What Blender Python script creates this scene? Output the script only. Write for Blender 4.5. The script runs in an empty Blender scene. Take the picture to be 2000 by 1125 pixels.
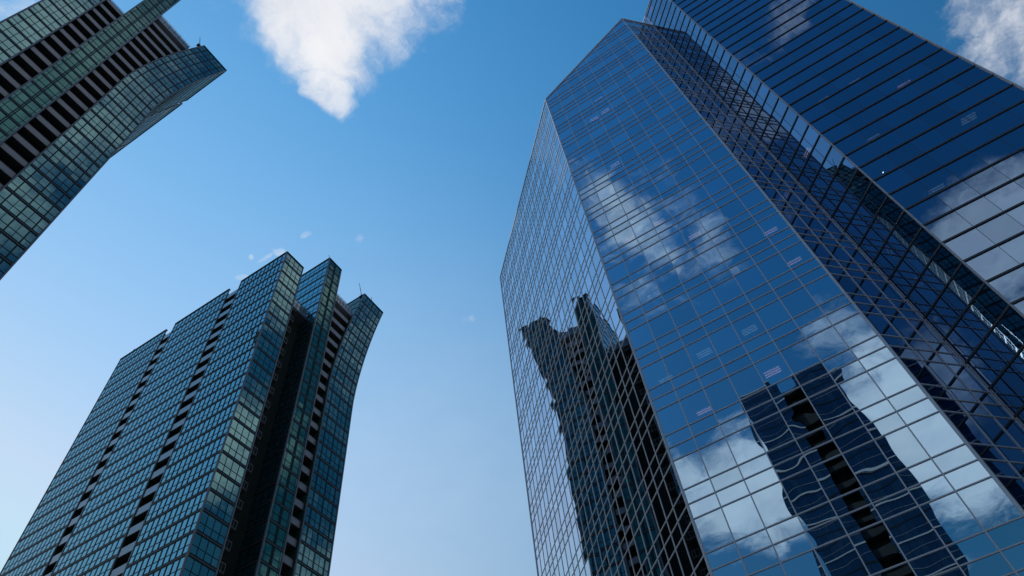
import bpy, math, random
from mathutils import Vector, Matrix
random.seed(7)
R = math.radians
scene = bpy.context.scene
col = scene.collection
EYE = 1.6                                   # camera height above the ground
S = math.sqrt(0.5)

# ------------------------------------------------------------------ camera
F_PX = 1378.75
def camera_frame():
    cx, cy, zx, zy, a = 1000.0, 562.5, 856.66, -404.26, R(-25.45)
    Z = Vector((zx-cx, zy-cy, F_PX)).normalized()
    e1 = Z.cross(Vector((0, 0, 1))).normalized(); e2 = Z.cross(e1)
    U = math.cos(a)*e1 + math.sin(a)*e2
    V = Z.cross(U)
    right = Vector((U.x, V.x, Z.x)); down = Vector((U.y, V.y, Z.y)); fwd = Vector((U.z, V.z, Z.z))
    return right, down, fwd
RIGHT, DOWN, FWD = camera_frame()
cam = bpy.data.cameras.new("camera"); cam_ob = bpy.data.objects.new("camera", cam); col.objects.link(cam_ob)
cam.sensor_width = 36; cam.lens = F_PX/2000*36; cam.clip_end = 20000; cam.clip_start = 0.1
cam_ob.matrix_world = Matrix(((RIGHT.x, -DOWN.x, -FWD.x, 0), (RIGHT.y, -DOWN.y, -FWD.y, 0), (RIGHT.z, -DOWN.z, -FWD.z, EYE), (0, 0, 0, 1)))
scene.camera = cam_ob
def project(p):
    d = Vector(p) - Vector((0, 0, EYE)); z = d.dot(FWD)
    if z <= 0.1: return None
    return (1000+F_PX*d.dot(RIGHT)/z, 562.5+F_PX*d.dot(DOWN)/z)
def ray(px, py):
    return RIGHT*(px-1000) + DOWN*(py-562.5) + FWD*F_PX
def screen_area(quad):
    q = [project(p) for p in quad]
    if any(v is None for v in q): return 0
    cx = sum(v[0] for v in q)/len(q); cy = sum(v[1] for v in q)/len(q)
    if not (-10 < cx < 2010 and -10 < cy < 1135): return 0
    a = 0
    for i in range(len(q)):
        x0, y0 = q[i]; x1, y1 = q[(i+1) % len(q)]; a += x0*y1-x1*y0
    v = (Vector(quad[1])-Vector(quad[0])).cross(Vector(quad[2])-Vector(quad[0]))
    return abs(a)/2 if v.dot(Vector((0, 0, EYE))-Vector(quad[0])) > 0 else 0

# ------------------------------------------------------------------ materials
def new_mat(name):
    m = bpy.data.materials.new(name); m.use_nodes = True
    nt = m.node_tree; nt.nodes.clear()
    out = nt.nodes.new('ShaderNodeOutputMaterial')
    return m, nt, out
def N(nt, kind, **kw):
    n = nt.nodes.new(kind)
    for k, v in kw.items():
        if k == 'inp':
            for kk, vv in v.items(): n.inputs[kk].default_value = vv
        else: setattr(n, k, v)
    return n
def math_node(nt, op, a, b=None, clamp=False):
    n = nt.nodes.new('ShaderNodeMath'); n.operation = op; n.use_clamp = clamp
    for i, v in enumerate((a, b)):
        if v is None: continue
        if isinstance(v, (int, float)): n.inputs[i].default_value = v
        else: nt.links.new(v, n.inputs[i])
    return n.outputs[0]
def simple_mat(name, color, rough=0.5, metal=0.0, var=0.15, scale=0.6, emit=None, spec=0.5):
    m, nt, out = new_mat(name)
    b = N(nt, 'ShaderNodeBsdfPrincipled', inp={'Roughness': rough, 'Metallic': metal, 'Specular IOR Level': spec})
    tc = N(nt, 'ShaderNodeTexCoord')
    no = N(nt, 'ShaderNodeTexNoise', inp={'Scale': scale, 'Detail': 4.0, 'Roughness': 0.6})
    nt.links.new(tc.outputs['Object'], no.inputs['Vector'])
    mr = N(nt, 'ShaderNodeMapRange', inp={'From Min': 0.25, 'From Max': 0.75, 'To Min': 1-var, 'To Max': 1+var})
    nt.links.new(no.outputs['Fac'], mr.inputs['Value'])
    vm = N(nt, 'ShaderNodeVectorMath', operation='SCALE'); vm.inputs[0].default_value = color
    nt.links.new(mr.outputs['Result'], vm.inputs['Scale']); nt.links.new(vm.outputs[0], b.inputs['Base Color'])
    if emit:
        b.inputs['Emission Color'].default_value = (*emit[0], 1); b.inputs['Emission Strength'].default_value = emit[1]
    nt.links.new(b.outputs[0], out.inputs[0])
    return m
def schlick_color(nt, tint, normal=None):
    lw = N(nt, 'ShaderNodeLayerWeight', inp={'Blend': 0.5})
    if normal: nt.links.new(normal, lw.inputs['Normal'])
    p = math_node(nt, 'POWER', lw.outputs['Facing'], 4.2)
    mx = N(nt, 'ShaderNodeMix', data_type='RGBA'); mx.inputs['A'].default_value = (*tint, 1); mx.inputs['B'].default_value = (1, 1, 1, 1)
    nt.links.new(p, mx.inputs['Factor'])
    return mx.outputs['Result'], lw.outputs['Facing']
def wavy(nt, scale, dist, stretch=(1, 1, 1)):
    """faint unevenness of heat-strengthened glass, different in every pane"""
    tc = N(nt, 'ShaderNodeTexCoord'); at = N(nt, 'ShaderNodeAttribute', attribute_name='tone')
    mp = N(nt, 'ShaderNodeMapping'); mp.inputs['Scale'].default_value = stretch
    nt.links.new(tc.outputs['Object'], mp.inputs['Vector'])
    no = N(nt, 'ShaderNodeTexNoise', noise_dimensions='4D', inp={'Scale': scale, 'Detail': 0.6, 'Roughness': 0.4})
    w = math_node(nt, 'MULTIPLY', at.outputs['Fac'], 40.0)
    nt.links.new(mp.outputs[0], no.inputs['Vector']); nt.links.new(w, no.inputs['W'])
    bp = N(nt, 'ShaderNodeBump', inp={'Strength': 1.0, 'Distance': dist}); nt.links.new(no.outputs['Fac'], bp.inputs['Height'])
    return bp.outputs[0], at.outputs['Fac']
def office_glass(name, tint, through, dist, scale=0.7):
    m, nt, out = new_mat(name)
    nrm, tone = wavy(nt, scale, dist, (1, 1, 0.8))
    c, f = schlick_color(nt, tint)
    tv = N(nt, 'ShaderNodeMapRange', inp={'To Min': 0.9, 'To Max': 1.06}); nt.links.new(tone, tv.inputs['Value'])
    sc = N(nt, 'ShaderNodeVectorMath', operation='SCALE'); nt.links.new(c, sc.inputs[0]); nt.links.new(tv.outputs[0], sc.inputs['Scale'])
    g = N(nt, 'ShaderNodeBsdfGlossy', inp={'Roughness': 0.0}); nt.links.new(sc.outputs[0], g.inputs['Color']); nt.links.new(nrm, g.inputs['Normal'])
    t = N(nt, 'ShaderNodeBsdfTransparent', inp={'Color': (through[0], through[1], through[2], 1)})
    mx = N(nt, 'ShaderNodeMixShader', inp={0: 0.86}); nt.links.new(t.outputs[0], mx.inputs[1]); nt.links.new(g.outputs[0], mx.inputs[2])
    nt.links.new(mx.outputs[0], out.inputs[0])
    return m
def flat_glass(name, ramp, tint, dist, gloss=0.55, scale=0.9):
    """apartment glazing: what hangs behind each pane differs, the pane mirrors the sky"""
    m, nt, out = new_mat(name)
    nrm, tone = wavy(nt, scale, dist)
    cr = N(nt, 'ShaderNodeValToRGB'); cr.color_ramp.interpolation = 'CONSTANT' if False else 'LINEAR'
    while len(cr.color_ramp.elements) > 1: cr.color_ramp.elements.remove(cr.color_ramp.elements[-1])
    cr.color_ramp.elements[0].position = ramp[0][0]; cr.color_ramp.elements[0].color = (*ramp[0][1], 1)
    for p, c in ramp[1:]:
        e = cr.color_ramp.elements.new(p); e.color = (*c, 1)
    nt.links.new(tone, cr.inputs['Fac'])
    d = N(nt, 'ShaderNodeBsdfDiffuse'); nt.links.new(cr.outputs['Color'], d.inputs['Color'])
    c, f = schlick_color(nt, tint)
    g = N(nt, 'ShaderNodeBsdfGlossy', inp={'Roughness': 0.0}); nt.links.new(c, g.inputs['Color']); nt.links.new(nrm, g.inputs['Normal'])
    mx = N(nt, 'ShaderNodeMixShader', inp={0: gloss}); nt.links.new(d.outputs[0], mx.inputs[1]); nt.links.new(g.outputs[0], mx.inputs[2])
    nt.links.new(mx.outputs[0], out.inputs[0])
    return m
M = {}
M['blue_glass'] = office_glass('blue_mirror_glass', (0.37, 0.555, 0.72), (0.35, 0.45, 0.5), 0.015, 0.55)
M['return_glass'] = office_glass('return_mirror_glass', (0.36, 0.46, 0.60), (0.3, 0.4, 0.45), 0.004, 0.55)
M['side_mirror'] = office_glass('side_blue_mirror_glass', (0.40, 0.53, 0.70), (0.35, 0.45, 0.5), 0.004, 0.55)
M['deep_glass'] = office_glass('deep_blue_mirror_glass', (0.17, 0.27, 0.41), (0.3, 0.38, 0.45), 0.003)
M['side_silver'] = simple_mat('sun_lightened_side_mullion', (0.52, 0.53, 0.56), 0.4, 0.0, 0.06, spec=0.4)  # copy of the front mullion metal, sun brightness painted into its colour
M['silver'] = simple_mat('anodised_mullion', (0.37, 0.40, 0.49), 0.38, 0.3, 0.08)
M['dark_metal'] = simple_mat('dark_mullion', (0.028, 0.034, 0.05), 0.4, 0.2, 0.15)
M['corner_metal'] = simple_mat('corner_trim', (0.3, 0.3, 0.34), 0.4, 0.35, 0.08)
M['interior'] = simple_mat('office_interior', (0.05, 0.055, 0.06), 0.8, 0, 0.2)
M['roofing'] = simple_mat('roof_membrane', (0.22, 0.22, 0.22), 0.9, 0, 0.25, 0.2)
M['lamp_pink'] = simple_mat('lamp_warm', (0.8, 0.7, 0.7), 0.5, 0, 0, emit=((1.0, 0.55, 0.55), 2.3))
M['lamp_green'] = simple_mat('lamp_cool', (0.7, 0.8, 0.75), 0.5, 0, 0, emit=((0.62, 0.8, 0.85), 1.1))
M['lamp_white'] = simple_mat('lamp_white', (0.8, 0.8, 0.8), 0.5, 0, 0, emit=((1.0, 0.98, 0.95), 25.0))
M['lamp_body'] = simple_mat('lamp_housing', (0.5, 0.5, 0.5), 0.5, 0.2, 0.05)
teal_ramp = [(0.0, (0.003, 0.015, 0.02)), (0.22, (0.01, 0.05, 0.06)), (0.45, (0.02, 0.1, 0.11)), (0.7, (0.06, 0.18, 0.185)), (0.9, (0.15, 0.25, 0.25)), (1.0, (0.26, 0.3, 0.34))]
M['teal_glass'] = flat_glass('teal_apartment_glass', teal_ramp, (0.19, 0.36, 0.37), 0.0014, 0.6)
fin_ramp = [(0.0, (0.006, 0.07, 0.065)), (0.5, (0.018, 0.12, 0.112)), (0.85, (0.04, 0.15, 0.14)), (1.0, (0.08, 0.17, 0.17))]
M['green_glass'] = flat_glass('deep_green_fin_glass', fin_ramp, (0.08, 0.21, 0.2), 0.001, 0.5)
sky_ramp = [(0.0, (0.006, 0.04, 0.055)), (0.3, (0.015, 0.07, 0.09)), (1.0, (0.03, 0.1, 0.14))]
M['side_glass'] = flat_glass('blue_green_side_glass', sky_ramp, (0.17, 0.5, 0.62), 0.0006, 0.72)
navy_ramp = [(0.0, (0.004, 0.012, 0.025)), (0.6, (0.008, 0.025, 0.045)), (1.0, (0.02, 0.045, 0.06))]
M['navy_glass'] = flat_glass('navy_tower_glass', navy_ramp, (0.06, 0.12, 0.2), 0.0006, 0.5)
M['spandrel'] = simple_mat('dark_spandrel', (0.01, 0.018, 0.024), 0.5, 0.0, 0.2, spec=0.12)
M['frame'] = simple_mat('window_frame', (0.01, 0.018, 0.026), 0.5, 0.0, 0.15, spec=0.15)
M['edge_trim'] = simple_mat('grey_edge_trim', (0.11, 0.125, 0.16), 0.45, 0.2, 0.12)
M['slab_grey'] = simple_mat('balcony_concrete', (0.24, 0.235, 0.25), 0.8, 0, 0.15, 0.8)
M['slab_dark'] = simple_mat('balcony_painted_shade', (0.016, 0.017, 0.019), 0.9, 0, 0.2)  # balcony slabs darkened: the shade under them is painted into the colour
M['rail_grey'] = simple_mat('frosted_grey_railing', (0.17, 0.175, 0.22), 0.25, 0.0, 0.12, 1.5)
M['rail_blue'] = simple_mat('glass_blue_railing', (0.2, 0.28, 0.36), 0.08, 0.35, 0.1, 1.5)
M['rail_dark'] = simple_mat('dark_thin_railing', (0.2, 0.2, 0.2), 0.4, 0.4, 0.1)
M['recess'] = simple_mat('recess_wall_painted_shade', (0.006, 0.011, 0.011), 0.85, 0, 0.3, 0.35)  # near black, with the shade of the recesses put into the wall colour
M['white_slab'] = simple_mat('pale_slab_edge', (0.48, 0.48, 0.5), 0.6, 0, 0.05)
M['steel'] = simple_mat('roof_steel', (0.07, 0.07, 0.08), 0.45, 0.5, 0.1)

# ------------------------------------------------------------------ mesh helpers
class MB:
    def __init__(s): s.v = []; s.f = []; s.t = []
    def quad(s, a, b, c, d, tone=0.5):
        i = len(s.v); s.v += [tuple(a), tuple(b), tuple(c), tuple(d)]; s.f.append((i, i+1, i+2, i+3)); s.t.append(tone)
    def cell(s, fn, u0, u1, h0, h1, o0, o1, tone=0.5, caps=True):
        """box between two u, two heights and two offsets from a facade, placed by fn(u, h, o)"""
        i = len(s.v)
        for o in (o0, o1):
            s.v += [tuple(fn(u0, h0, o)), tuple(fn(u1, h0, o)), tuple(fn(u1, h1, o)), tuple(fn(u0, h1, o))]
        s.f += [(i, i+1, i+2, i+3), (i+7, i+6, i+5, i+4), (i+4, i+5, i+1, i), (i+3, i+2, i+6, i+7)]
        n = 4
        if caps: s.f += [(i+4, i, i+3, i+7), (i+1, i+5, i+6, i+2)]; n = 6
        s.t += [tone]*n
    def box(s, x0, x1, y0, y1, z0, z1, tone=0.5):
        s.cell(lambda u, h, o: (u, o, h), x0, x1, z0, z1, y0, y1, tone)
    def prism(s, poly, z0, ztop):
        n = len(poly); i = len(s.v)
        s.v += [(p[0], p[1], z0) for p in poly] + [(p[0], p[1], ztop(p) if callable(ztop) else ztop) for p in poly]
        for k in range(n): s.f.append((i+k, i+(k+1) % n, i+n+(k+1) % n, i+n+k)); s.t.append(.5)
        s.f.append(tuple(i+n+k for k in range(n))); s.f.append(tuple(i+n-1-k for k in range(n))); s.t += [.5, .5]
    def tube(s, a, b, r, n=6):
        a = Vector(a); b = Vector(b); d = (b-a).normalized()
        x = d.orthogonal().normalized(); y = d.cross(x); i = len(s.v)
        for p in (a, b):
            for k in range(n):
                w = 2*math.pi*k/n; s.v.append(tuple(p+x*(r*math.cos(w))+y*(r*math.sin(w))))
        for k in range(n): s.f.append((i+k, i+(k+1) % n, i+n+(k+1) % n, i+n+k)); s.t.append(.5)
        s.f.append(tuple(i+n-1-k for k in range(n))); s.f.append(tuple(i+n+k for k in range(n))); s.t += [.5, .5]
    def build(s, name, mat, parent=None, org=(0, 0, 0), normals=True):
        if not s.f: return None
        me = bpy.data.meshes.new(name)
        ox, oy, oz = org
        me.from_pydata([(x-ox, y-oy, z-oz) for x, y, z in s.v], [], s.f)
        at = me.attributes.new('tone', 'FLOAT', 'FACE'); at.data.foreach_set('value', s.t)
        me.materials.append(mat); me.update()
        if normals and len(s.f) > 5 and name != 'window':
            import bmesh
            bm = bmesh.new(); bm.from_mesh(me); bmesh.ops.recalc_face_normals(bm, faces=bm.faces); bm.to_mesh(me); bm.free()
        o = bpy.data.objects.new(name, me); col.objects.link(o)
        if parent is not None: o.parent = parent
        return o
def thing(name, label, cat, loc, group=None):
    o = bpy.data.objects.new(name, None); col.objects.link(o); o.location = loc; o.empty_display_size = 2
    o['label'] = label; o['category'] = cat
    if group: o['group'] = group
    return o
class Tower:
    """one building: an Empty that parents every part"""
    def __init__(s, name, label, cat, loc, group=None):
        s.root = thing(name, label, cat, loc, group); s.loc = loc; s.panes = []; s.bal = []
    def part(s, mb, name, mat, parent=None): return mb.build(name, mat, parent or s.root, s.loc if parent is None else s.loc)
    def pane(s, quad, tone, mat): s.panes.append((quad, tone, mat))
    def finish_panes(s, limit=100):
        """the panes that show largest are windows of their own, the rest one mass"""
        order = sorted(range(len(s.panes)), key=lambda i: -screen_area(s.panes[i][0]))
        for i in order[:limit]:
            q, t, m = s.panes[i]; mb = MB(); mb.quad(*q, t); mb.build('window', M[m], s.root, s.loc)
        mbs = MB(); mats = []; idx = []
        for i in order[limit:]:
            q, t, m = s.panes[i]
            if m not in mats: mats.append(m)
            mbs.quad(*q, t); idx.append(mats.index(m))
        if mbs.f:
            o = mbs.build('window', M[mats[0]], s.root, s.loc)
            for m in mats[1:]: o.data.materials.append(M[m])
            o.data.polygons.foreach_set('material_index', idx); o['kind'] = 'stuff'

def tilt(amount): return random.gauss(0, amount)
def facade_fn(P0, d, n, flare=None):
    P0 = Vector(P0); d = Vector(d); n = Vector(n)
    def fn(u, h, o):
        p = Vector((P0.x+d.x*u+n.x*o, P0.y+d.y*u+n.y*o, h))
        if flare: p.y -= flare(h)
        return p
    return fn
def office_facade(T, P0, d, n, us, hs, z0, top, glass, mull, vw=0.06, vd=0.05, hw=0.065, hd=0.05, hmat=None, tl=0.0018):
    """curtain wall: vertical lines at us, horizontal lines at hs, cut off along top(u)"""
    fn = facade_fn(P0, d, n)
    g = MB(); g2 = MB() if hmat else g
    hs = [z0]+[h for h in hs if h > z0]
    big = max(top(us[0]), top(us[-1])); hs = [h for h in hs if h < big]+[big]
    for a, b in zip(us, us[1:]):
        for h0, h1 in zip(hs, hs[1:]):
            ta, tb = max(h0, min(h1, top(a))), max(h0, min(h1, top(b)))
            if ta-h0 < 0.02 and tb-h0 < 0.02: continue
            t1, t2 = tilt(tl), tilt(tl)
            q = [fn(a, h0, -t1-t2), fn(b, h0, t1-t2), fn(b, tb, t1+t2), fn(a, ta, t2-t1)]
            T.pane([tuple(p) for p in q], random.random(), glass)
    for u in us:
        g.cell(fn, u-vw/2, u+vw/2, z0, top(u), -0.06, vd)
    for h in hs[1:-1]:
        for a, b in zip(us, us[1:]):
            ta, tb = top(a), top(b)
            if ta < h and tb < h: continue
            a2, b2 = a, b
            if ta < h: a2 = a+(b-a)*(h-ta)/(tb-ta)
            if tb < h: b2 = a+(b-a)*(h-ta)/(tb-ta)
            if b2-a2 < 0.1: continue
            g2.cell(fn, a2+vw/2+.001, b2-vw/2-.001, h-hw/2, h+hw/2, -0.05, hd-0.004, caps=False)
    T.part(g, 'mullion_grid', M[mull])
    if hmat: T.part(g2, 'mullion_grid', M[hmat])
    c = MB()                                              # coping along the top of the wall
    c.cell(lambda u, h, o: fn(u, top(u)+h, o), us[0], us[-1], -0.02, 0.22, -0.3, vd+0.03)
    T.part(c, 'parapet', M['silver' if 'silver' in mull else 'edge_trim'])

# ------------------------------------------------------------------ the two joined office towers on the right
FH = 3.88
def fl(x): return x*FH+EYE                                 # office floors above eye level to metres
E1 = Vector((6.945, -31.969)); E2 = Vector((-5.95, -31.969))
dA = Vector((S, -S)); dB = Vector((-S, -S))                # along the long left face / along the return face
E0 = E1+dA*26.6
IC = E2+dB*4.40
E3 = IC-dA*3.92
E4 = E3+Vector((-10.4, 0))
lines_r = sorted([fl(n+f) for n in range(-1, 26) for f in (0.174, 0.696, 0.937)])
lines_c = [fl(7.775+0.506*k) for k in range(-17, 36)]
H_LOW, H_HIGH, H_C = fl(21.45), fl(23.9), fl(25.13)
def r_roof(p):
    b = (Vector((p[0], p[1]))-E1).dot(dB)
    return H_LOW+(H_HIGH-H_LOW)*min(1, max(0, b/9.12))
T1 = Tower('office_tower', 'blue mirror glass office tower with a chamfered corner and pale silver mullions', 'office tower', (5.0, -42.0, 0.0))
lenF = (E2-E1).length
usF = [lenF*k/8 for k in range(9)]
office_facade(T1, E1, (-1, 0), (0, 1), usF, lines_r, 0.0, lambda u: H_LOW+(H_HIGH-H_LOW)*u/lenF, 'blue_glass', 'silver', 0.058, 0.05, 0.054, 0.055)
usL = [0, 1.42]+[1.42+(26.6-1.42)*k/23 for k in range(1, 24)]
office_facade(T1, E1, dA, (S, S), usL, lines_r, 0.0, lambda u: H_LOW, 'side_mirror', 'side_silver', 0.036, 0.035, 0.044, 0.04, None, 0.0011)
office_facade(T1, E2, dB, (-S, S), [0, 1.46, 2.93, 4.18, 4.40], lines_r, 0.0, lambda u: H_HIGH, 'return_glass', 'silver', 0.06, 0.05, 0.06, 0.05)
corner = MB()
for p, top in ((E1, H_LOW), (E2, H_HIGH), (E0, H_LOW)):
    corner.tube((p.x, p.y, 0), (p.x, p.y, top+0.2), 0.085, 8)
T1.part(corner, 'corner_post', M['silver'])
back_a, back_b = E0+dB*13.4, IC+dA*0.1
poly = [E1, E0, back_a, IC-dB*0.1+dA*0.2, E2]
# roof and far walls
rf = MB()
inner = [E1-Vector((0, .35)), E0+dB*.35-dA*.35, back_a-dA*.35, IC+dA*.5, E2+dA*.4-Vector((0, .1))]
mid1 = E0+dB*9.12-dA*.35; mid2 = E2+dA*.5
rf.v = [(p.x, p.y, r_roof(p)-0.5) for p in (inner[0], inner[1], mid1, mid2, inner[2], inner[3])]
rf.f = [(0, 1, 2, 3), (3, 2, 4, 5)]; rf.t = [.5, .5]
T1.part(rf, 'roof', M['roofing'])
bw = MB(); bw.cell(facade_fn(E0, dB, dA), 0.05, 13.4, 0, H_LOW-.1, -0.4, -0.02)
T1.part(bw, 'rear_wall', M['dark_metal'])
# interior floor plates, seen faintly through the glass
fp = MB()
cen = sum(poly, Vector((0, 0)))/5
ins = [p+(cen-p).normalized()*0.75 for p in poly]
for k in range(0, 25):
    z = fl(k+0.75)
    pts = [p for p in ins]
    if z > H_LOW-1: break
    fp.prism(pts, z, z+0.6)
T1.part(fp, 'floor_plate', M['interior'])
co = MB(); co.prism([p+(cen-p)*0.62 for p in poly], 0, H_LOW-1.5); T1.part(co, 'service_core', M['interior'])

T2 = Tower('office_tower', 'taller dark blue glass office tower with black horizontal lines at the right edge', 'office tower', (-18.0, -46.0, 0.0))
usN = [-22.0, -20.4]+[-20.4+1.57*k for k in range(1, 14)]
usN = [u for u in usN if u < -0.3]+[0.0]
usN = [0, 0.3, 1.75, 2.83, 3.92]
office_facade(T2, IC, -dA, (S, S), usN, lines_c, 0.0, lambda u: H_C, 'deep_glass', 'dark_metal', 0.03, 0.012, 0.11, 0.07, hmat=None)
upN = [0, 1.5, 3.0, 4.5, 6.0, 7.5, 9.0, 10.5]
office_facade(T2, IC, dA, (S, S), upN, [h for h in lines_c if h > H_HIGH-1.5], fl(20.9), lambda u: H_C, 'deep_glass', 'silver', 0.04, 0.02, 0.09, 0.06)
usD = [0, 1.83, 3.5, 5.2, 6.9, 8.65, 10.4]
office_facade(T2, E3, (-1, 0), (0, 1), usD, lines_c, 0.0, lambda u: H_C, 'deep_glass', 'dark_metal', 0.022, 0.008, 0.12, 0.075)
c2 = MB()
for p, r in ((E3, 0.07), (E4, 0.09)): c2.tube((p.x, p.y, 0), (p.x, p.y, H_C+0.2), r, 8)
T2.part(c2, 'corner_post', M['corner_metal'])
E5 = E4+Vector((0.5, -20)); E6 = E5+dA*10; E7 = IC+dA*10.6
poly2 = [IC, E3, E4, E5, E6, E7]
bw = MB()
bw.cell(facade_fn(E4, (0.025, -1), (-1, -0.025)), 0.1, 19.9, 0, H_C-.1, -0.4, -0.03); bw.cell(facade_fn(E7, (E6-E7).normalized(), dA), 0.1, (E6-E7).length, 0, H_C-.1, -0.4, -0.03)
bw.cell(facade_fn(E5, dA, dB), 0.1, 9.9, 0, H_C-.1, -0.4, -0.03)
T2.part(bw, 'rear_wall', M['dark_metal'])
rf = MB(); rf.prism([p+(Vector((-14, -46))-p).normalized()*.6 for p in poly2], H_C-1.2, H_C-.6); T2.part(rf, 'roof', M['roofing'])
fp = MB(); cen2 = Vector((-14, -44))
for k in range(0, 25): fp.prism([p+(cen2-p).normalized()*0.8 for p in (IC, E3, E4, E5, E6)], fl(7.9+1.012*(k-7)), fl(7.9+1.012*(k-7))+.5)
T2.part(fp, 'floor_plate', M['interior'])

# ceiling lights glimpsed through the office glass: fixtures on the ceilings of the rooms
def lamp(T, px, py, P0, n, dirv, mat, strips=2, length=1.1, kind=0):
    r = ray(px, py); r = r/ r.length; e = Vector((0, 0, EYE)); nn = Vector((n[0], n[1], 0))
    t = (Vector((P0.x, P0.y, 0))-e).dot(nn)/r.dot(nn); hit = e+r*t
    if kind == 0: ceil = fl(math.floor((hit.z-EYE)/FH-0.174)+0.174+0.56)
    else:
        k = math.floor(((hit.z-EYE)/FH-7.9)/1.012); ceil = fl(7.9+1.012*(k+1))-.02
    ceil = max(ceil, hit.z+1.2)
    p = e+r*(t*(ceil-EYE)/(hit.z-EYE))
    depth = -(p-hit).dot(nn)
    if depth > 0.7:                                         # keep clear of the floor plates: hang the fixture in front of the plate edge
        p = hit+(p-hit)*(0.66/depth)
    d = Vector((dirv[0], dirv[1], 0)); q = Vector((0, 0, 1)).cross(d)
    body = MB(); tubes = MB()
    w = 0.2*strips
    fn = lambda u, h, o: p+d*u+q*o+Vector((0, 0, h))
    body.cell(fn, -length/2-.05, length/2+.05, 0.03, 0.09, -w/2, w/2)
    for s in range(strips):
        o = (s-(strips-1)/2)*0.2
        tubes.tube(fn(-length/2, 0, o), fn(length/2, 0, o), 0.028)
    b = T.part(body, 'ceiling_light', M['lamp_body'])
    tubes.build('light_tube', M[mat], b, T.loc)
F_ = (E1, (0, 1), (1, 0)); D_ = (E3, (0, 1), (1, 0)); N_ = (IC, (S, S), (S, -S)); Rr_ = (E2, (-S, S), (S, S))
for px, py, m, st in ((1288, 434, 'lamp_pink', 2), (1357, 460, 'lamp_pink', 2), (1505, 452, 'lamp_pink', 2), (1551, 511, 'lamp_pink', 2), (1169, 193, 'lamp_pink', 1), (1182, 217, 'lamp_pink', 2),
                      (1160, 233, 'lamp_pink', 2), (1201, 322, 'lamp_pink', 2), (1277, 576, 'lamp_green', 2), (1376, 690, 'lamp_green', 3), (1464, 645, 'lamp_green', 3), (1376, 803, 'lamp_pink', 2),
                      (1301, 741, 'lamp_green', 2), (1509, 727, 'lamp_pink', 3), (1229, 468, 'lamp_pink', 2)):
    lamp(T1, px, py, *F_, m, st, 0.95)
for px, py, m, st in ((1609, 194, 'lamp_pink', 1), (1766, 166, 'lamp_pink', 2), (1706, 270, 'lamp_green', 2), (1892, 232, 'lamp_green', 3), (1829, 369, 'lamp_green', 2), (1670, 158, 'lamp_green', 1)):
    lamp(T2, px, py, *D_, m, st, 0.95, 1)
lamp(T2, 1576, 298, *N_, 'lamp_pink', 2, 0.8, 1)
lamp(T2, 1725, 337, *D_, 'lamp_white', 1, 0.06, 1)
T1.finish_panes(); T2.finish_panes()

# ------------------------------------------------------------------ the green glass apartment towers
def flare_fn(h0):
    return lambda h: 4.9*max(0.0, (h-EYE-h0)/31.0)**1.5
def res_facade(T, P0, d, n, width, cols, h0, top, floor, glass, flare=None, thick=(), bias=0.0, spread=1.0, mat_fn=None, zoff=0.0, bar=0.032):
    """glazed apartment wall: per floor a dark spandrel with a light edge, a low pane and a tall pane"""
    fn = facade_fn(P0, d, n, flare)
    g = T.frames; sp = T.spandrels; ed = T.edges
    us = cols if isinstance(cols, (list, tuple)) else [width*k/cols for k in range(cols+1)]
    k0 = 0
    nfl = int(math.ceil((top-h0)/floor))
    base = top-nfl*floor+zoff
    for k in range(nfl+1):
        z = base+k*floor
        if z >= top-0.1: break
        room = random.random()
        lo, mid, hi = z+0.17*floor, z+0.5*floor, min(z+floor, top)
        for ci, (a, b) in enumerate(zip(us, us[1:])):
            if random.random() < 0.35: room = random.random()
            for (p0, p1) in ((lo, mid), (mid, hi)):
                p1 = min(p1, top)
                if p1-p0 < 0.1: continue
                t = min(1, max(0, bias+spread*(0.7*room+0.3*random.random())))
                t1, t2 = tilt(0.0015), tilt(0.0015)
                q = [fn(a, p0, -t1-t2), fn(b, p0, t1-t2), fn(b, p1, t1+t2), fn(a, p1, t2-t1)]
                T.pane([tuple(v) for v in q], t, glass if not mat_fn else mat_fn(k, ci))
        if z > h0-1:
            sp.cell(fn, us[0], us[-1], z-0.02, min(lo, top), -0.1, 0.045)
            ed.cell(fn, us[0]+.01, us[-1]-.01, z+0.06*floor, z+0.085*floor, 0.03, 0.07)
        if mid < top: g.cell(fn, us[0]+.02, us[-1]-.02, mid-0.03, mid+0.03, -0.05, 0.04)
        for u in us[1:-1]:
            w = 0.07 if u in thick else bar
            g.cell(fn, u-w, u+w, lo, hi-0.03, -0.05, 0.05 if u not in thick else 0.09, caps=False)
    st = 1 if not flare else max(2, int((top-h0)/3))
    for j in range(st):
        z0, z1 = h0+(top-h0)*j/st, h0+(top-h0)*(j+1)/st
        for u in (us[0], us[-1]): ed2 = T.posts; ed2.cell(fn, u-.09, u+.09, z0, z1, -0.12, 0.075, caps=(j in (0, st-1)))
    pr = MB(); pr.cell(fn, us[0]-.05, us[-1]+.05, top-0.02, top+0.25, -0.25, 0.12); T.part(pr, 'parapet', M['frame'])
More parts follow.
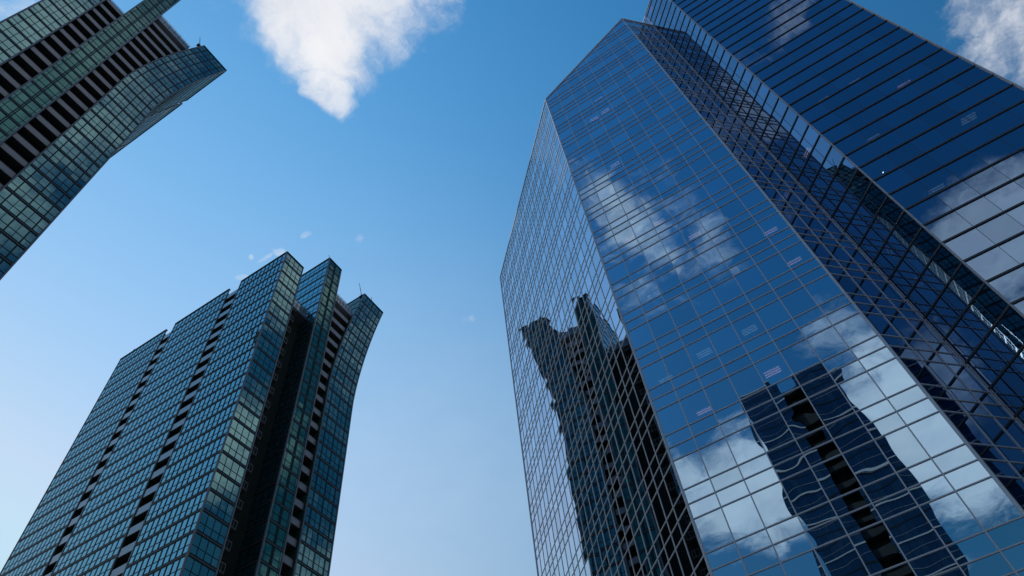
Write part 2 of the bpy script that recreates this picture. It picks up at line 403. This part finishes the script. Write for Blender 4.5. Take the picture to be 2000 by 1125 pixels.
def make_tower(name, label, yl, yf, yr, H, FLOOR, flare_h0, group=None, x=61.6, left_open=True):
    """yl, yf, yr: (near, far) edges along y of the left block, the fin and the flared right block; H: heights above eye level"""
    T = Tower(name, label, 'apartment tower', (x+20, yf[1], 0.0), group)
    T.frames = MB(); T.spandrels = MB(); T.edges = MB(); T.posts = MB()
    hl, hf, hr, hrec1, hrec2 = [h+EYE for h in H]
    fl_ = flare_fn(flare_h0)
    depth = 10.8
    xe = x+depth
    mods = [(x, xe), (x+13.8, x+27.3), (x+29.7, x+41.9)]
    # left block front and its long side (three modules with recesses between)
    res_facade(T, (x, yl[0]), (0, -1), (-1, 0), yl[0]-yl[1], 4, 0.0, hl, FLOOR, 'teal_glass', bias=0.15, spread=0.75)
    for i, (a, b) in enumerate(mods):
        res_facade(T, (b, yl[0]), (-1, 0), (0, 1), b-a, 11 if i == 0 else 13, 0.0, hl, FLOOR, 'side_glass', bias=0.0, spread=1.0, bar=0.085)
    # right (south) side of the left block, inside the first recess
    res_facade(T, (x, yl[1]), (1, 0), (0, -1), 4.0, 3, 0.0, hl, FLOOR, 'green_glass')
    # fin: front, both sides
    w = yf[0]-yf[1]
    res_facade(T, (x, yf[0]), (0, -1), (-1, 0), w, [0, .14*w, .47*w, .54*w, .88*w, w], 0.0, hf, FLOOR, 'green_glass', thick=(.47*w, .54*w), bias=0.1, spread=0.9)
    res_facade(T, (x+13, yf[0]), (-1, 0), (0, 1), 13.0, 11, 0.0, hf, FLOOR, 'side_glass')
    res_facade(T, (x, yf[1]), (1, 0), (0, -1), 13.0, 11, 0.0, hf, FLOOR, 'green_glass')
    # flared block: front, outer side (modules), inner side
    w = yr[0]-yr[1]; cs = [w*k/6 for k in range(7)]
    res_facade(T, (x, yr[0]), (0, -1), (-1, 0), w, cs, 0.0, hr, FLOOR, 'teal_glass', flare=fl_, thick=(cs[1], cs[3], cs[5]), bias=0.0, spread=0.95)
    mods_r = [(x, xe), (x+12.0, x+27.4), (x+27.7, x+41.9)]
    for i, (a, b) in enumerate(mods_r):
        res_facade(T, (a, yr[1]), (1, 0), (0, -1), b-a, 10, 0.0, hr, FLOOR, 'green_glass', flare=fl_)
    res_facade(T, (xe, yr[0]), (-1, 0), (0, 1), depth, 9, 0.0, hr, FLOOR, 'green_glass', flare=fl_)
    # solid bodies behind the glass
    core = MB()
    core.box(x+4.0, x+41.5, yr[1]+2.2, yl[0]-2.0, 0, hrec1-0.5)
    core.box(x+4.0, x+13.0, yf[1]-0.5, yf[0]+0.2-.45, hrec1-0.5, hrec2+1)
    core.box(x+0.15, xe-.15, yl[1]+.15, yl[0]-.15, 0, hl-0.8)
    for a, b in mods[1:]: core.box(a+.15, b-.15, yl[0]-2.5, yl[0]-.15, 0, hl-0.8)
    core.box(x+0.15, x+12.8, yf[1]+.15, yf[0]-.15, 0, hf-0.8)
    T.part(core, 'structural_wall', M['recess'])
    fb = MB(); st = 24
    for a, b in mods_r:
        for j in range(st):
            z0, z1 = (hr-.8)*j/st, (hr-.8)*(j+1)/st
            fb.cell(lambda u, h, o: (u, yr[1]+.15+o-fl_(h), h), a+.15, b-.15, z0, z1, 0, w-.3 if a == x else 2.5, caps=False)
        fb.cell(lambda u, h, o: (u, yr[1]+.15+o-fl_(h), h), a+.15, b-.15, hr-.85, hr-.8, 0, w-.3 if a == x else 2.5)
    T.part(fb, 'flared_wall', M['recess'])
    # roof slabs over the recesses with their glass screens
    for (y0, y1, hh, xx) in ((yr[0]-fl_(hrec2), yf[1], hrec2, x+.25), (yf[0], yl[1], hrec1, x+2.2)):
        scr = MB(); sl = MB(); sl.box(xx, x+4.2, y0+.05, y1-.05, hh-.35, hh)
        for k in range(7):
            yy = y0+.2+(y1-y0-.4)*k/6
            sl.tube((xx+.15, yy, hh), (xx+.15, yy, hh+2.3), .035)
        for zz in (0.15, 1.2, 2.3): sl.tube((xx+.15, y0+.1, hh+zz), (xx+.15, y1-.1, hh+zz), .04)
        scr.box(xx+.25, xx+.28, y0+.1, y1-.1, hh+.2, hh+2.2)
        T.part(sl, 'roof_terrace', M['edge_trim']); T.part(scr, 'wind_screen', M['rail_blue'])
    # balconies, floor by floor
    for si, (y0, y1, hh, x0, rail) in enumerate(((yf[1]-.12, yr[0]+.12, hrec2, x+.35, 'rail_grey'), (yl[1]-.12, yf[0]+.12, hrec1, x+.45 if left_open else x+.9, 'rail_grey' if left_open else 'rail_dark'))):
        nfl = int((hh-3)/FLOOR)
        for k in range(1, nfl):
            z = hh-k*FLOOR
            off = fl_(z) if si == 0 else 0
            T.bal.append((z, x0, y1-off, y0, rail, si))
    for si, (a, b) in enumerate(((mods[0][1], mods[1][0]), (mods[1][1], mods[2][0]))):
        nfl = int((hl-4)/FLOOR)
        for k in range(1, nfl): T.bal.append((hl-k*FLOOR+.02, a+.1, b-.1, yl[0]-.05, 'rail_blue', 2+si))
    return T
def balcony_mesh(b, slab, rail):
    z, p, q, r, kind, si = b
    if si < 2:
        x0, y1, y0 = p, q, r                                # between y1 (south) and y0 (north), open to -x
        if kind == 'rail_dark':                             # short, set against the left block, thin open railing
            yy = y0-1.5
            slab.box(x0, x0+3.4, yy, y0, z-.2, z)
            for k in range(4): rail.tube((x0+.05, yy+1.45*k/3+.02, z), (x0+.05, yy+1.45*k/3+.02, z+1.15), .03)
            rail.tube((x0+.05, yy, z+1.15), (x0+.05, y0, z+1.15), .035); rail.tube((x0+.05, yy, z+.12), (x0+.05, y0, z+.12), .03)
        else:
            slab.box(x0+.05, x0+4.0, y1, y0, z-.22, z)
            rail.box(x0, x0+.045, y1+.02, y0-.02, z-.16, z+.8)
            rail.tube((x0+.02, y1+.02, z+.9), (x0+.02, y0-.02, z+.9), .03)
    else:
        x0, x1, y = p, q, r
        slab.box(x0, x1, y-2.4, y-.06, z-.2, z)
        rail.box(x0+.02, x1-.02, y-.045, y, z-.22, z+1.02)
def finish_tower(T, limit=100):
    T.part(T.frames, 'window_frame', M['frame']); T.part(T.spandrels, 'spandrel', M['spandrel']); T.part(T.edges, 'slab_edge', M['edge_trim'])
    T.part(T.posts, 'corner_post', M['edge_trim'])
    def seen(b):
        z, p, q, r, kind, si = b
        c = (p, (q+r)/2, z) if si < 2 else ((p+q)/2, r, z)
        s = project(c)
        return s is not None and -15 < s[0] < 2015 and -15 < s[1] < 1140
    def dist(b): return b[1]**2+b[0]**2
    vis = sorted([b for b in T.bal if seen(b)], key=dist); rest = [b for b in T.bal if not seen(b)]+vis[limit:]
    for b in vis[:limit]:
        s, r = MB(), MB(); balcony_mesh(b, s, r)
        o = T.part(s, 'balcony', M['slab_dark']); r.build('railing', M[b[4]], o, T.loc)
    s, r = MB(), MB()
    for b in rest: balcony_mesh(b, s, r)
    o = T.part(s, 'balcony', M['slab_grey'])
    if o:
        o['kind'] = 'stuff'; ro = r.build('railing', M['rail_grey'], o, T.loc)
    T.finish_panes()
def davit(T, base, arm, tip):
    m = MB(); m.tube(base, arm, .06); m.tube(arm, tip, .045); m.tube((base[0], base[1], base[2]-.9), base, .12)
    m.box(base[0]-.3, base[0]+.3, base[1]-.3, base[1]+.3, base[2]-1.0, base[2]-.75)
    T.part(m, 'davit', M['steel'])
TB = make_tower('apartment_tower', 'blue green glass apartment tower in the lower left with its long side in view', (-39.85, -44.0), (-49.27, -52.7), (-54.95, -60.85),
                (109.0, 119.0, 119.0, 101.4, 109.7), 2.9, 88.0, 'twin apartment towers', left_open=False)
davit(TB, (62.2, -50.6, 120.9), (62.2, -49.9, 121.8), (62.2, -49.3, 122.5)); davit(TB, (62.2, -51.0, 120.9), (62.4, -52.2, 122.2), (62.5, -52.7, 122.6))
davit(TB, (62.3, -59.7, 121.0), (62.1, -58.9, 122.3), (62.0, -58.3, 123.2)); davit(TB, (62.4, -63.3, 121.0), (62.4, -63.0, 122.2), (62.3, -62.7, 123.4))
davit(TB, (102.0, -40.3, 110.9), (101.5, -40.2, 111.8), (100.9, -40.2, 112.4))
finish_tower(TB)
TA = make_tower('apartment_tower', 'green glass apartment tower in the upper left with rows of grey balconies', (10.42, 6.5), (3.36, 0.03), (-3.42, -9.18),
                (133.0, 156.0, 143.0, 130.0, 136.8), 2.95, 112.0, 'twin apartment towers')
davit(TA, (62.2, -7.7, 145.2), (62.2, -7.3, 146.4), (62.2, -6.9, 147.6))
finish_tower(TA)

# ------------------------------------------------------------------ the tower behind the camera, seen only as a reflection
TD = Tower('apartment_tower', 'navy glass tower with pale slab lines seen reflected in the chamfered office facade', 'apartment tower', (-2.0, 70.0, 0.0))
TD.frames = MB(); bands = MB(); Y = 60.0
fnD = facade_fn((-12.1, Y), (1, 0), (0, -1))
segs = [(0.0, 8.2, 107.9+EYE), (12.1, 20.2, 109.2+EYE)]
for a, b, top in segs:
    n = 6
    for k in range(int(top/3.45)+1):
        z0 = top-(k+1)*3.45; z1 = top-k*3.45
        if z1 < 0: break
        z0 = max(0, z0)
        for i in range(n):
            u0, u1 = a+(b-a)*i/n, a+(b-a)*(i+1)/n
            t1, t2 = tilt(.001), tilt(.001)
            q = [fnD(u0, z0, -t1), fnD(u1, z0, t1), fnD(u1, z1, t2), fnD(u0, z1, -t2)]
            TD.pane([tuple(p) for p in q], random.random(), 'navy_glass')
            TD.frames.cell(fnD, u1-.04, u1+.04, z0, z1, -.05, .05, caps=False)
        TD.frames.cell(fnD, a, b, z1-.12, z1+.12, -.05, .06)
        bands.cell(fnD, a, b, z0+1.5, z0+1.53, .0, .06)
        if k % 2 == 0: bands.cell(fnD, a-.03, b+.03, z1-.2, z1+.06, -.1, .2)
TD.part(TD.frames, 'window_frame', M['frame']); TD.part(bands, 'slab_edge', M['white_slab'])
bd = MB(); bd.box(-12.0, -4.0, Y+.15, Y+22, 0, 107+EYE); bd.box(0.1, 8.0, Y+.15, Y+22, 0, 108.4+EYE); bd.box(-4.0, .1, Y+2.2, Y+22, 0, 106.5+EYE)
TD.part(bd, 'structural_wall', M['recess'])
bl = MB(); rl = MB()
for k in range(1, 31):
    z = 108-3.45*k
    if z < 2: break
    bl.box(-3.9, 0.0, Y+.3, Y+2.2, z-.2, z); rl.box(-3.9, 0.0, Y+.25, Y+.3, z-.2, z+1.0)
o = TD.part(bl, 'balcony', M['slab_dark']); rl.build('railing', M['slab_dark'], o, TD.loc)
TD.finish_panes(1)

# ------------------------------------------------------------------ ground
g = MB(); g.quad((-3000, -3000, 0), (3000, -3000, 0), (3000, 3000, 0), (-3000, 3000, 0))
m, nt, out = new_mat('paving')
b = N(nt, 'ShaderNodeBsdfPrincipled', inp={'Roughness': 0.85}); tc = N(nt, 'ShaderNodeTexCoord')
br = N(nt, 'ShaderNodeTexBrick', inp={'Color1': (0.22, 0.21, 0.2, 1), 'Color2': (0.27, 0.26, 0.25, 1), 'Mortar': (0.1, 0.1, 0.1, 1), 'Scale': 1.0, 'Mortar Size': 0.012})
nt.links.new(tc.outputs['Object'], br.inputs['Vector']); nt.links.new(br.outputs['Color'], b.inputs['Base Color']); nt.links.new(b.outputs[0], out.inputs[0])
go = g.build('ground', m); go['kind'] = 'structure'
go['label'] = 'grey paved plaza under the towers'

# ------------------------------------------------------------------ sun, sky and clouds
SUN_AZ, SUN_EL = R(-12.7), R(34.4)
sd = Vector((math.cos(SUN_EL)*math.cos(SUN_AZ), math.cos(SUN_EL)*math.sin(SUN_AZ), math.sin(SUN_EL)))
sun = bpy.data.lights.new('sun', 'SUN'); sun.energy = 5.0; sun.angle = R(0.5); sun.color = (1.0, 0.95, 0.88)
so = bpy.data.objects.new('sun', sun); col.objects.link(so); so.rotation_euler = sd.to_track_quat('Z', 'Y').to_euler(); so.location = (0, 0, 300)
w = bpy.data.worlds.new('World'); scene.world = w; w.use_nodes = True
nt = w.node_tree; nt.nodes.clear()
out = nt.nodes.new('ShaderNodeOutputWorld'); bg = nt.nodes.new('ShaderNodeBackground'); bg.inputs['Strength'].default_value = 0.1
sky = nt.nodes.new('ShaderNodeTexSky'); sky.sky_type = 'NISHITA'; sky.sun_disc = False
sky.sun_elevation = SUN_EL; sky.sun_rotation = R(90)-SUN_AZ
sky.altitude = 100; sky.air_density = 2.0; sky.dust_density = 0.0; sky.ozone_density = 3.0
# the clear, contrasty sky of the photograph: a steeper response than the model's, channel by channel
ssep = nt.nodes.new('ShaderNodeSeparateColor'); nt.links.new(sky.outputs[0], ssep.inputs[0])
scom = nt.nodes.new('ShaderNodeCombineColor')
stc = nt.nodes.new('ShaderNodeTexCoord'); sxyz = nt.nodes.new('ShaderNodeSeparateXYZ'); nt.links.new(stc.outputs['Generated'], sxyz.inputs[0])
dt = nt.nodes.new('ShaderNodeVectorMath'); dt.operation = 'DOT_PRODUCT'; nt.links.new(stc.outputs['Generated'], dt.inputs[0]); dt.inputs[1].default_value = sd
cg = math_node(nt, 'MAXIMUM', dt.outputs['Value'], 0.0)                      # nearness to the sun
low = math_node(nt, 'SUBTRACT', 1.0, math_node(nt, 'MAXIMUM', sxyz.outputs['Z'], 0.0))
for i, (ex, ga, kl, kg, top) in enumerate(((1.6, -2.2, 0.71, 2.0, 5.5), (1.2, -0.515, -0.475, .865, 7.6), (0.8, 0.3, -0.61, 0.68, 9.2))):
    e = math_node(nt, 'ADD', math_node(nt, 'MULTIPLY', low, kl), math_node(nt, 'MULTIPLY', cg, kg))
    e = math_node(nt, 'EXPONENT', math_node(nt, 'ADD', e, ga))
    v = math_node(nt, 'MULTIPLY', math_node(nt, 'POWER', ssep.outputs[i], ex), e)
    nt.links.new(math_node(nt, 'MINIMUM', v, top), scom.inputs[i])
tc = nt.nodes.new('ShaderNodeTexCoord')
sep = nt.nodes.new('ShaderNodeSeparateXYZ'); nt.links.new(tc.outputs['Generated'], sep.inputs[0])
zc = math_node(nt, 'MAXIMUM', sep.outputs['Z'], 0.05)
px = math_node(nt, 'DIVIDE', sep.outputs['X'], zc); py = math_node(nt, 'DIVIDE', sep.outputs['Y'], zc)
cmb = nt.nodes.new('ShaderNodeCombineXYZ'); nt.links.new(px, cmb.inputs['X']); nt.links.new(py, cmb.inputs['Y'])
P = cmb.outputs[0]                                          # place on the cloud layer, in units of its height
def noise(scale, detail, rough, offset=(0, 0, 0), warp=None):
    mp = nt.nodes.new('ShaderNodeMapping'); mp.inputs['Location'].default_value = offset
    nt.links.new(warp or P, mp.inputs['Vector'])
    n = nt.nodes.new('ShaderNodeTexNoise'); n.inputs['Scale'].default_value = scale; n.inputs['Detail'].default_value = detail; n.inputs['Roughness'].default_value = rough
    nt.links.new(mp.outputs[0], n.inputs['Vector'])
    return n
wn = noise(9, 4, 0.6)
wo = nt.nodes.new('ShaderNodeVectorMath'); wo.operation = 'SUBTRACT'; nt.links.new(wn.outputs['Color'], wo.inputs[0]); wo.inputs[1].default_value = (.5, .5, .5)
ws = nt.nodes.new('ShaderNodeVectorMath'); ws.operation = 'SCALE'; ws.inputs['Scale'].default_value = 0.07; nt.links.new(wo.outputs[0], ws.inputs[0])
wa = nt.nodes.new('ShaderNodeVectorMath'); wa.operation = 'ADD'; nt.links.new(P, wa.inputs[0]); nt.links.new(ws.outputs[0], wa.inputs[1])
PW = wa.outputs[0]
# (x, y, half width, half depth, turn, density) of each cloud on the layer
CLOUDS = [(.285, -.09, .085, .13, 0, 1.15), (.2, -.09, .10, .13, 0, 1.05), (.14, -.11, .07, .11, 0, .78), (.11, -.17, .035, .04, 0, .6), (.335, -.185, .032, .06, 0, .85), (.27, .03, .13, .1, 0, .9),
          (-.57, -.68, .135, .2, 0, .58), (-.6, -.43, .09, .1, 0, .9), (-.62, .04, .22, .17, 0, .85), (-.85, .03, .2, .2, 0, .75), (-.62, .27, .2, .14, 0, .8), (-.98, -.63, .2, .17, 0, .95), (-1.1, -1.05, .25, .15, 0, .6),
          (.075, .64, .055, .15, 15, .72), (-.025, .76, .045, .09, 10, .5), (.04, .7, .13, .2, 0, .3), (.13, .78, .06, .04, 0, .45), (.21, .55, .09, .11, 0, .85),
          (.11, 1.2, .08, .05, 0, .5), (.17, 1.45, .19, .22, 0, 1.25), (.28, 1.36, .1, .2, 0, 1.0), (.2, 1.62, .08, .09, 0, .7),
          (-.155, 1.08, .08, .1, 0, .55), (-.27, 1.52, .2, .42, 8, 1.35), (-.2, 1.22, .09, .16, 0, .95), (-.13, 2.12, .1, .08, 0, .7),
          (-.47, 1.06, .16, .17, 0, 1.2), (-.5, 1.35, .2, .2, 0, .9), (-.27, .47, .06, .05, 30, .5), (-.19, .5, .04, .03, 0, .4),
          (.572, -.362, .02, .012, 0, .62), (.6, -.362, .03, .006, 0, .5), (.66, -.362, .014, .012, 0, .52), (.622, -.345, .007, .007, 0, .5), (.515, -.351, .012, .006, 0, .46), (.408, -.655, .02, .022, 0, .36), (.458, -.41, .01, .016, 0, .33), (.6, .1, .06, .03, 0, .42)]
dens = None
for cx, cy, rx, ry, an, st in CLOUDS:
    mp = nt.nodes.new('ShaderNodeMapping'); mp.vector_type = 'TEXTURE'
    mp.inputs['Location'].default_value = (cx, cy, 0); mp.inputs['Rotation'].default_value = (0, 0, R(an)); mp.inputs['Scale'].default_value = (rx, ry, 1)
    nt.links.new(PW, mp.inputs['Vector'])
    ln = nt.nodes.new('ShaderNodeVectorMath'); ln.operation = 'LENGTH'; nt.links.new(mp.outputs[0], ln.inputs[0])
    mr = nt.nodes.new('ShaderNodeMapRange'); mr.interpolation_type = 'SMOOTHSTEP'
    mr.inputs['From Min'].default_value = 0.35; mr.inputs['From Max'].default_value = 1.35; mr.inputs['To Min'].default_value = st; mr.inputs['To Max'].default_value = 0
    nt.links.new(ln.outputs['Value'], mr.inputs['Value'])
    dens = mr.outputs[0] if dens is None else math_node(nt, 'MAXIMUM', dens, mr.outputs[0])
n1 = noise(16, 12, 0.66, (3.1, 1.7, 0), PW)
d2 = math_node(nt, 'MULTIPLY_ADD', n1.outputs['Fac'], 1.5); nt.nodes[-1].inputs[2].default_value = -0.75
d3 = math_node(nt, 'ADD', dens, d2)
gate = math_node(nt, 'MULTIPLY', dens, 4.0, True)
al = nt.nodes.new('ShaderNodeMapRange'); al.interpolation_type = 'SMOOTHSTEP'
al.inputs['From Min'].default_value = 0.16; al.inputs['From Max'].default_value = 1.18; nt.links.new(d3, al.inputs['Value'])
alpha = math_node(nt, 'MULTIPLY', al.outputs[0], gate)
n2 = noise(10, 6, 0.55, (8.3, 2.9, 0), PW)
cr = nt.nodes.new('ShaderNodeMapRange'); cr.inputs['From Min'].default_value = 0.3; cr.inputs['From Max'].default_value = 0.7; cr.inputs['To Min'].default_value = 0; cr.inputs['To Max'].default_value = 1
nt.links.new(n2.outputs['Fac'], cr.inputs['Value'])
cc = nt.nodes.new('ShaderNodeMix'); cc.data_type = 'RGBA'; cc.inputs['A'].default_value = (7.4, 7.7, 8.4, 1); cc.inputs['B'].default_value = (9.0, 9.1, 9.4, 1); nt.links.new(cr.outputs[0], cc.inputs['Factor'])
# broad pale patch painted into the lower sky to lighten it
vp = nt.nodes.new('ShaderNodeMapping'); vp.vector_type = 'TEXTURE'; vp.inputs['Location'].default_value = (.62, -.9, 0); vp.inputs['Scale'].default_value = (.55, .62, 1); nt.links.new(PW, vp.inputs['Vector'])
vl = nt.nodes.new('ShaderNodeVectorMath'); vl.operation = 'LENGTH'; nt.links.new(vp.outputs[0], vl.inputs[0])
vr = nt.nodes.new('ShaderNodeMapRange'); vr.interpolation_type = 'SMOOTHSTEP'; vr.inputs['From Max'].default_value = 1.2; vr.inputs['To Min'].default_value = .14; vr.inputs['To Max'].default_value = 0; nt.links.new(vl.outputs['Value'], vr.inputs['Value'])
alpha = math_node(nt, 'MAXIMUM', alpha, vr.outputs[0])
mx = nt.nodes.new('ShaderNodeMix'); mx.data_type = 'RGBA'; nt.links.new(alpha, mx.inputs['Factor']); nt.links.new(scom.outputs[0], mx.inputs['A']); nt.links.new(cc.outputs['Result'], mx.inputs['B'])
nt.links.new(mx.outputs['Result'], bg.inputs['Color']); nt.links.new(bg.outputs[0], out.inputs[0])

# ------------------------------------------------------------------ render settings
scene.view_settings.view_transform = 'Standard'; scene.view_settings.look = 'None'; scene.view_settings.exposure = 0.0; scene.view_settings.gamma = 1.0
scene.view_settings.use_curve_mapping = False
c = scene.cycles
c.max_bounces = 10; c.glossy_bounces = 6; c.diffuse_bounces = 3; c.transmission_bounces = 4; c.transparent_max_bounces = 8
c.use_denoising = True; c.sample_clamp_indirect = 6.0
